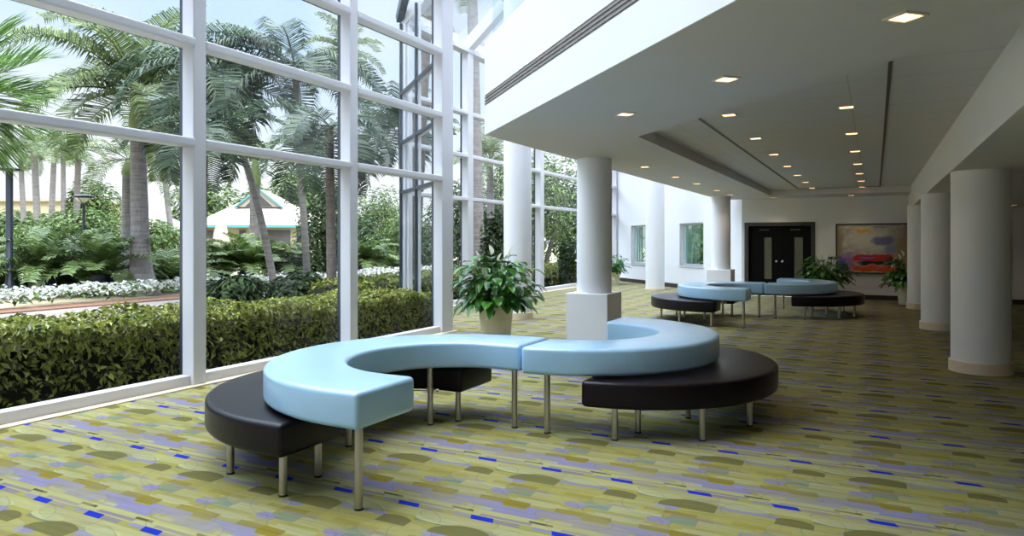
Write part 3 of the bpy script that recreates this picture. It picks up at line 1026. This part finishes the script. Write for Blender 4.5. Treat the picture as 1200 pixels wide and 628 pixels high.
# big royal palm and those round it
palm(gp(166, 22.6), P(161, 22.6, 148), .31, .215, 'stout grey royal palm with a swollen trunk foot behind the white flowers', 21, L=4.1, nf=26, nl=60, ll=.95, lw=.06, e_rng=(-.3, 1.45), bulge=.28, shaft=1.0, fmat='frond', hang=1.0)
palm(gp(149, 27), P(150, 27, 203), .25, .19, 'smaller grey palm right behind the stout royal palm', 22, L=2.4, nf=13, nl=30, ll=.6, shaft=.5)
palm(gp(324, 21), P(250, 20, 84), .115, .075, 'slender palm leaning left with a bare grey trunk in the second window bay', 23, L=3.3, nf=15, nl=56, ll=.9, lw=.055, hang=.9, fmat='frond2', bow=.12, e_rng=(-.5, .75))
palm(gp(362, 20), P(345, 20, 78), .105, .08, 'slim upright grey palm trunk before the second window mullion', 24, L=3.3, nf=13, nl=56, ll=.9, lw=.055, hang=1.0, fmat='frond2', droop=(1.0, 1.7), e_rng=(-.4, .7))
palm(gp(389, 17), P(386, 17, 150), .12, .1, 'dark trunked palm half covered by the second window mullion', 25, L=2.3, nf=13, nl=40, ll=.65, fmat='frond2', tmat='trunkbrown', droop=(1.2, 2.0), e_rng=(-.5, .6))
palm(gp(298, 30), P(299, 30, 215), .24, .2, 'grey palm with a green crownshaft in front of the pale house', 26, L=2.6, nf=13, nl=30, ll=.6, shaft=1.1)
palm(gp(237, 17.5), P(240, 17.5, 150), .09, .08, 'thin brown palm trunk next to the first window mullion', 27, L=2.1, nf=11, nl=36, ll=.6, e_rng=(-.4, .6), fmat='frond2', tmat='trunkbrown')
palm(gp(478, 24), P(470, 24, 150), .17, .12, 'palm with a low dark crown seen through the chamfered bay glass', 28, L=2.2, nf=20, nl=46, ll=.65, hang=.9, fmat='frond2')
palm(gp(481, 19), P(503, 19, -60), .2, .17, 'tall brown palm trunk rising past the top behind the chamfered bay glass', 29, L=2.6, nf=12, nl=30, ll=.7, tmat='trunkbrown')
palm(gp(562, 27), P(552, 27, -50), .24, .2, 'tall grey palm trunk standing behind the white bay mullion', 30, L=2.6, nf=12, nl=30, ll=.7)
palm(gp(576, 33), P(574, 33, 190), .2, .16, 'bushy palm behind the bay windows near the soffit corner', 31, L=2.6, nf=16, nl=32, ll=.7)
palm(gp(407, 34), P(404, 34, 62), .22, .16, 'distant palm whose crown shows right of the second mullion', 32, L=2.3, nf=16, nl=36, ll=.6)
for k, (x0, x1, d, y, s) in enumerate([(46, 40, 44, 172, 1.0), (58, 64, 52, 168, 1.), (88, 92, 47, 176, .9), (75, 74, 60, 176, 1.), (30, 24, 56, 180, .9), (205, 190, 50, 180, .9)]):
    palm(gp(x0, d), P(x1, d, y), .22, .17,
         ['thin distant palm, leftmost of the bare trunks at the left', 'thin distant palm leaning right between the bare trunks at left', 'thin distant palm just left of the garden lamp',
          'thin distant palm in the middle of the bare trunks at left', 'thin distant palm behind the dark lamp pole', 'distant palm crown just left of the first window mullion'][k],
         40 + k, L=2.5 * s, nf=14, nl=22, ll=.6, lw=.08, group='distant palms')
# near palm beyond the left edge, its fronds reach into the window
palm(gp(-75, 12), P(-40, 12, 108), .16, .13, 'bright green palm at the left edge with long pointed leaves near the glass', 61, L=1.15, nf=22, nl=26, ll=1.2, lw=.05, fmat='frondfresh', e_rng=(-1.0, 1.2), droop=(.2, .7), hang=.2, fwd=1.5)

# arching dwarf palms in dark pots and on the bed
def dwarf(base, label, seed, h=1.9, pot=True, n=24, fm='dwarffrond'):
    rnd = random.Random(seed)
    r = tag(empty('dwarf_palm', base), label, 'shrub', 'dwarf palms in the garden bed')
    z0 = 0.0
    if pot:
        MB().lathe([(.2, 0), (.36, .2), (.4, .45), (.33, .62), (.36, .68), (.3, .68)], 24).build('pot', M['bluepot'], r, 50)
        z0 = .6
    cr = MB()
    for k in range(n):
        az = 2 * PI * k * .381966 + rnd.uniform(-.2, .2)
        e0 = .35 + 1.0 * k / n
        frond(cr, (0, 0, z0), az, e0, rnd.uniform(1.0, 1.7), h * rnd.uniform(.75, 1.05), 34, .55, .06, rnd, hang=.5)
    cr.build('crown', M[fm], r)
    return r
for k, (x, d, p, lab) in enumerate([
    (50, 22.3, True, 'arching dwarf palm in a dark pot behind the flowers, left of the garden lamp'),
    (118, 22.6, True, 'arching dwarf palm in a dark pot behind the flowers, nearest the royal palm'),
    (5, 23, False, 'arching dwarf palm beside the dark lamp pole'),
    (86, 24.5, False, 'arching dwarf palm between and behind the two dark pots'),
    (205, 25, False, 'arching dwarf palm just right of the stout royal palm'),
    (258, 27.5, True, 'arching dwarf palm in a dark pot, leftmost in the second bay'),
    (292, 27, True, 'arching dwarf palm in a dark pot behind the leaning palm trunk'),
    (322, 28, True, 'arching dwarf palm in a dark pot between the leaning and the upright trunk'),
    (345, 29.5, False, 'arching dwarf palm behind the slim upright palm trunk'),
    (425, 34, True, 'arching dwarf palm behind the flowers right of the second mullion'),
    (452, 36, False, 'arching dwarf palm behind the flowers close to the bay glass')]):
    dwarf(gp(x, d), lab, 70 + k, h=2.45 if x < 230 else 2.05, pot=p)

def bush(base, rx, ry, h, label, seed, n=2200, leaf=.16, mat='shrub', trunk=True, cat='shrub', name='shrub', z0=.1):
    n = int(n * 1.6); leaf *= 1.2
    rnd = random.Random(seed)
    r = tag(empty(name, base), label, cat)
    mb = MB()
    blobs = [(rnd.uniform(-.55, .55) * rx, rnd.uniform(-.55, .55) * ry, rnd.uniform(.3, .75) * h, rnd.uniform(.35, .6)) for _ in range(9)]
    for k in range(n):
        bx, by, bz, br = rnd.choice(blobs)
        v = Vector((rnd.gauss(0, 1), rnd.gauss(0, 1), rnd.gauss(0, 1))).normalized()
        q = rnd.uniform(.75, 1.0)
        p = Vector((bx + v.x * rx * br * q, by + v.y * ry * br * q, max(z0, bz + v.z * h * .42 * q)))
        rand_leaf(mb, rnd, p, v + Vector((0, 0, .6)), leaf)
    mb.build('foliage', M[mat], r)
    st = MB()
    for k in range(5):
        b = blobs[k]
        st.tube([(b[0] * .15, b[1] * .15, 0), (b[0] * .5, b[1] * .5, b[2] * .5), (b[0], b[1], b[2])], [.05 * h / 2, .035 * h / 2, .015], 6)
    st.build('stems', M['trunkbrown'], r)
    return r
bush(gp(100, 33), 2.4, 2.0, 3.1, 'rounded green bush behind the dwarf palms and the garden lamp', 90, 3600, .2)
bush(gp(55, 36), 2.2, 2.0, 2.6, 'low green bush left of the garden lamp', 91, 2200, .22)
bush(gp(100, 62), 2.6, 2.6, 7.0, 'round pale tree far behind the garden lamp', 92, 2400, .4, name='tree', cat='tree')
bush(gp(128, 40), 1.7, 1.5, 2.9, 'yellowish bush against the palm trunks beside the lamp', 93, 2000, .2)
bush(gp(250, 75), 5, 4, 8.5, 'pale tree left behind the house roof', 94, 2600, .5, name='tree', cat='tree')
bush(gp(340, 78), 6, 4, 10, 'pale tree right behind the house roof', 95, 3000, .55, name='tree', cat='tree')
bush(gp(378, 29), 1.7, 1.5, 4.0, 'dark green bush at the right of the second bay', 96, 3000, .16, 'shrub2')
bush(gp(345, 19), .9, .9, .9, 'low leafy plant at the foot of the upright palm trunk', 97, 900, .18, 'shrub2')
bush(gp(275, 19), 1.3, .9, .8, 'low dark leafy plant in front of the dwarf palm pots', 98, 1100, .2, 'shrub2')
bush(gp(440, 44), 3.2, 2.6, 4.6, 'tall green bush right of the second mullion', 99, 3800, .2)
bush(gp(420, 40), 2.2, 1.8, 3.0, 'dark green bush behind the flowers right of the second mullion', 100, 2600, .2, 'shrub2')
bush(gp(490, 38), 3, 2.6, 3.4, 'green bush seen through the chamfered bay glass', 101, 3000, .2)
bush(gp(560, 36), 3.2, 2.6, 5.0, 'green bush outside the bay, left of the atrium column', 102, 3600, .22, 'shrub2')
bush(gp(632, 40), 3.4, 2.8, 6.6, 'tall green tree outside the bay, right of the atrium column', 103, 4200, .24, 'shrub', name='tree', cat='tree')
bush(gp(662, 25.6), .45, .45, 1.7, 'small dark shrub outside the last bay window', 104, 900, .13, 'shrub2')
bush(gp(574, 19.2), .4, .4, 2.3, 'narrow dark leafy form outside the bay window behind the peace lily', 105, 800, .13, 'shrub2', z0=.3)  # leafy form set in for a dark shape of unknown kind
bush(gp(690, 45), 4, 3, 6, 'green tree outside beyond the last bay window', 106, 3200, .26, 'shrub2', name='tree', cat='tree')
bush(gp(20, 60), 4, 4, 4.0, 'distant green shrubbery behind the left palms', 107, 2600, .4)
bush(gp(180, 48), 3, 2.5, 3.0, 'green bush in front of the white canopy', 108, 2200, .28)
# greenery seen through the two windows of the diagonal wall
bush((-7.2, 30.5, G), 2.4, 2.2, 3.4, 'green bush outside the windows of the white diagonal wall', 109, 2600, .22)

# garden lamps
lp = tag(empty('garden_lamp', gp(98, 27)), 'dark garden lamp with a flat round head among the bushes', 'lamp post')
zt = P(98, 27, 229).z - G
MB().lathe([(.09, 0), (.09, .3), (.05, .35), (.05, zt - .3)], 16).build('pole', M['lampdark'], lp, 40)
MB().lathe([(.05, zt - .3), (.16, zt - .22), (.28, zt - .12), (.3, zt - .1)], 20).build('lamp_lens', M['lampglass'], lp, 40)
MB().lathe([(.38, zt - .08), (.40, zt - .03), (.2, zt + .03), (.02, zt + .05)], 24).build('lamp_cap', M['lampdark'], lp, 40)
for s in range(4):
    a = s * PI / 2 + .4
    MB().bar((.05 * math.cos(a), .05 * math.sin(a), zt - .32), (.33 * math.cos(a), .33 * math.sin(a), zt - .08), .02, .02).build('arm', M['lampdark'], lp)
lp = tag(empty('garden_lamp', gp(11, 21)), 'dark pole of a garden lamp near the left edge', 'lamp post')
zt = P(11, 21, 200).z - G
MB().lathe([(.13, 0), (.13, .5), (.095, .55), (.095, zt)], 16).build('pole', M['lampdark'], lp, 40)
MB().lathe([(.3, zt), (.32, zt + .05), (.1, zt + .12)], 20).build('lamp_cap', M['lampdark'], lp, 40)

# pale house behind the garden
def house():
    c = gp(297, 60)
    h = tag(empty('house', c, TH), 'pale cream house with a gabled roof and teal eaves behind the garden', 'house')
    ez = 1.6 + 18 * 60 / 823 - G; rz_ = 1.6 + 58 * 60 / 823 - G
    w = 4.9; dp = 7.0
    MB().box(-w, w, 0, dp, 0, ez).build('house_walls', M['housewall'], h)
    mb = MB()
    # hipped roof with a small gable facing the garden
    mb.add([(-w - .5, -.5, ez), (w + .5, -.5, ez), (w + .5, dp + .5, ez), (-w - .5, dp + .5, ez), (-.8, 3.0, rz_), (.8, 3.0, rz_)],
           [(0, 1, 5, 4), (1, 2, 5), (2, 3, 4, 5), (3, 0, 4), (3, 2, 1, 0)])
    mb.build('roof', M['houseroof'], h)
    g0 = 1.3
    mb = MB().add([(-2.0, g0, ez + 1.7), (2.0, g0, ez + 1.7), (0, g0, rz_ + .35), (-2.0, 4, ez + 1.7), (2.0, 4, ez + 1.7), (0, 4, rz_ + .35)],
                  [(0, 1, 2), (0, 2, 5, 3), (1, 4, 5, 2), (3, 5, 4)])
    gb = mb.build('gable', M['houseroof'], h)
    mb = MB().bar((-2.1, g0 - .06, ez + 1.65), (0, g0 - .06, rz_ + .37), .12, .26, (0, 1, 0)).bar((0, g0 - .06, rz_ + .37), (2.1, g0 - .06, ez + 1.65), .12, .26, (0, 1, 0))
    mb.build('barge_board', M['tealtrim'], gb)
    MB().add([(-1.2, g0 - .03, ez + 1.75), (1.2, g0 - .03, ez + 1.75), (0, g0 - .03, rz_ - .1)], [(0, 1, 2)]).build('gable_louvre', M['housedark'], gb)
    MB().box(-w - .55, w + .55, -.6, -.5, ez - .12, ez + .1).build('fascia_board', M['tealtrim'], h)
    for x0, x1 in ((-4.1, -3.4), (-1.2, -.6), (.8, 3.2), (3.7, 4.3)):
        f = MB().box(x0, x1, -.06, -.003, ez - 1.5, ez - .3).build('window', M['housedark'], h)
        MB().box(x0 - .06, x0, -.08, -.004, ez - 1.5, ez - .24).box(x1, x1 + .06, -.08, -.004, ez - 1.5, ez - .24).box(x0 - .06, x1 + .06, -.08, -.004, ez - .3, ez - .24).build('window_trim', M['housewall'], f)
    return h
house()
um = tag(empty('parasol', gp(259, 52)), 'closed beige parasol standing before the pale house', 'parasol')
uz = P(259, 52, 250).z - G
MB().lathe([(.04, 0), (.04, uz)], 10).build('pole', M['lampdark'], um)
MB().lathe([(.62, uz - 2.0), (.58, uz - 1.9), (.42, uz - 1.1), (.2, uz - .3), (.05, uz)], 14).build('canopy', M['canvascloth'], um, 30)
tn = tag(empty('canopy_tent', gp(180, 55), TH), 'white canopy roof left of the first window mullion', 'canopy')
tz = P(180, 55, 270).z - G
for sx in (-2.3, 2.3):
    for sy in (-1.8, 1.8):
        MB().bar((sx, sy, 0), (sx, sy, tz), .1, .1, (0, 1, 0)).build('post', M['frame'], tn)
MB().add([(-2.6, -2, tz), (2.6, -2, tz), (2.6, 2, tz), (-2.6, 2, tz), (0, 0, tz + 1.7)], [(0, 1, 4), (1, 2, 4), (2, 3, 4), (3, 0, 4), (3, 2, 1, 0)]).build('canopy', M['houseroof'], tn)
MB().box(-2.6, 2.6, -2.02, -1.98, tz - .35, tz).build('valance', M['canvascloth'], tn)
bl = tag(empty('building', gp(14, 85), TH), 'cream distant building behind the bare palm trunks at left', 'building')
MB().box(-9, 9, 0, 9, 0, 6.6).build('walls', M['housewall'], bl)
MB().box(-9.4, 9.4, -.4, 9.4, 6.6, 7.0).build('roof', M['houseroof'], bl)
for k in range(4):
    MB().box(-7.5 + k * 4, -5.7 + k * 4, -.05, 0, 3.8, 5.4).build('window', M['housedark'], bl)

# ------------------------------------------------------------------ light
w = bpy.data.worlds.new('sky')
scene.world = w
w.use_nodes = True
t = T(w.node_tree)
bg = w.node_tree.nodes['Background']
tc = t.n('ShaderNodeTexCoord')
sp = t.n('ShaderNodeSeparateXYZ')
t.t.links.new(tc.outputs['Generated'], sp.inputs[0])
z = sp.outputs[2]
sky = t.ramp(z, [(0.0, (.95, .95, .97, 1)), (.08, (.90, .94, .99, 1)), (.24, (.56, .75, .98, 1)), (.55, (.58, .76, .98, 1)), (1.0, (.9, .95, 1, 1))])
cl_ = t.ramp(t.noise(tc.outputs['Generated'], 3.2, 5, .55), [(.48, (0, 0, 0, 1)), (.66, (1, 1, 1, 1))])
sky = t.mix(t.m('MULTIPLY', cl_, .45), sky, (.97, .97, .98, 1))
mr = t.n('ShaderNodeMapRange', interpolation_type='SMOOTHSTEP')
t.put(mr.inputs[0], z)
mr.inputs[1].default_value = .35; mr.inputs[2].default_value = .85
mr.inputs[3].default_value = .86; mr.inputs[4].default_value = 8.5
t.put(bg.inputs[0], sky)
t.put(bg.inputs[1], mr.outputs[0])

sun_d = bpy.data.lights.new('sun', 'SUN')
sun_d.energy = 2.2
sun_d.angle = math.radians(12)
sun_d.color = (1, .96, .88)
sun = bpy.data.objects.new('sun', sun_d)
sun.rotation_euler = (math.radians(38), 0, math.radians(60))
COL.objects.link(sun)

scene.view_settings.view_transform = 'Standard'
scene.view_settings.look = 'None'
scene.view_settings.gamma = 1.0
scene.view_settings.use_curve_mapping = False
scene.view_settings.exposure = 0.5
c = scene.cycles
c.max_bounces = 10
c.diffuse_bounces = 5
c.glossy_bounces = 4
c.transmission_bounces = 6
c.transparent_max_bounces = 24
c.sample_clamp_indirect = 6.0
c.caustics_reflective = False
c.caustics_refractive = False
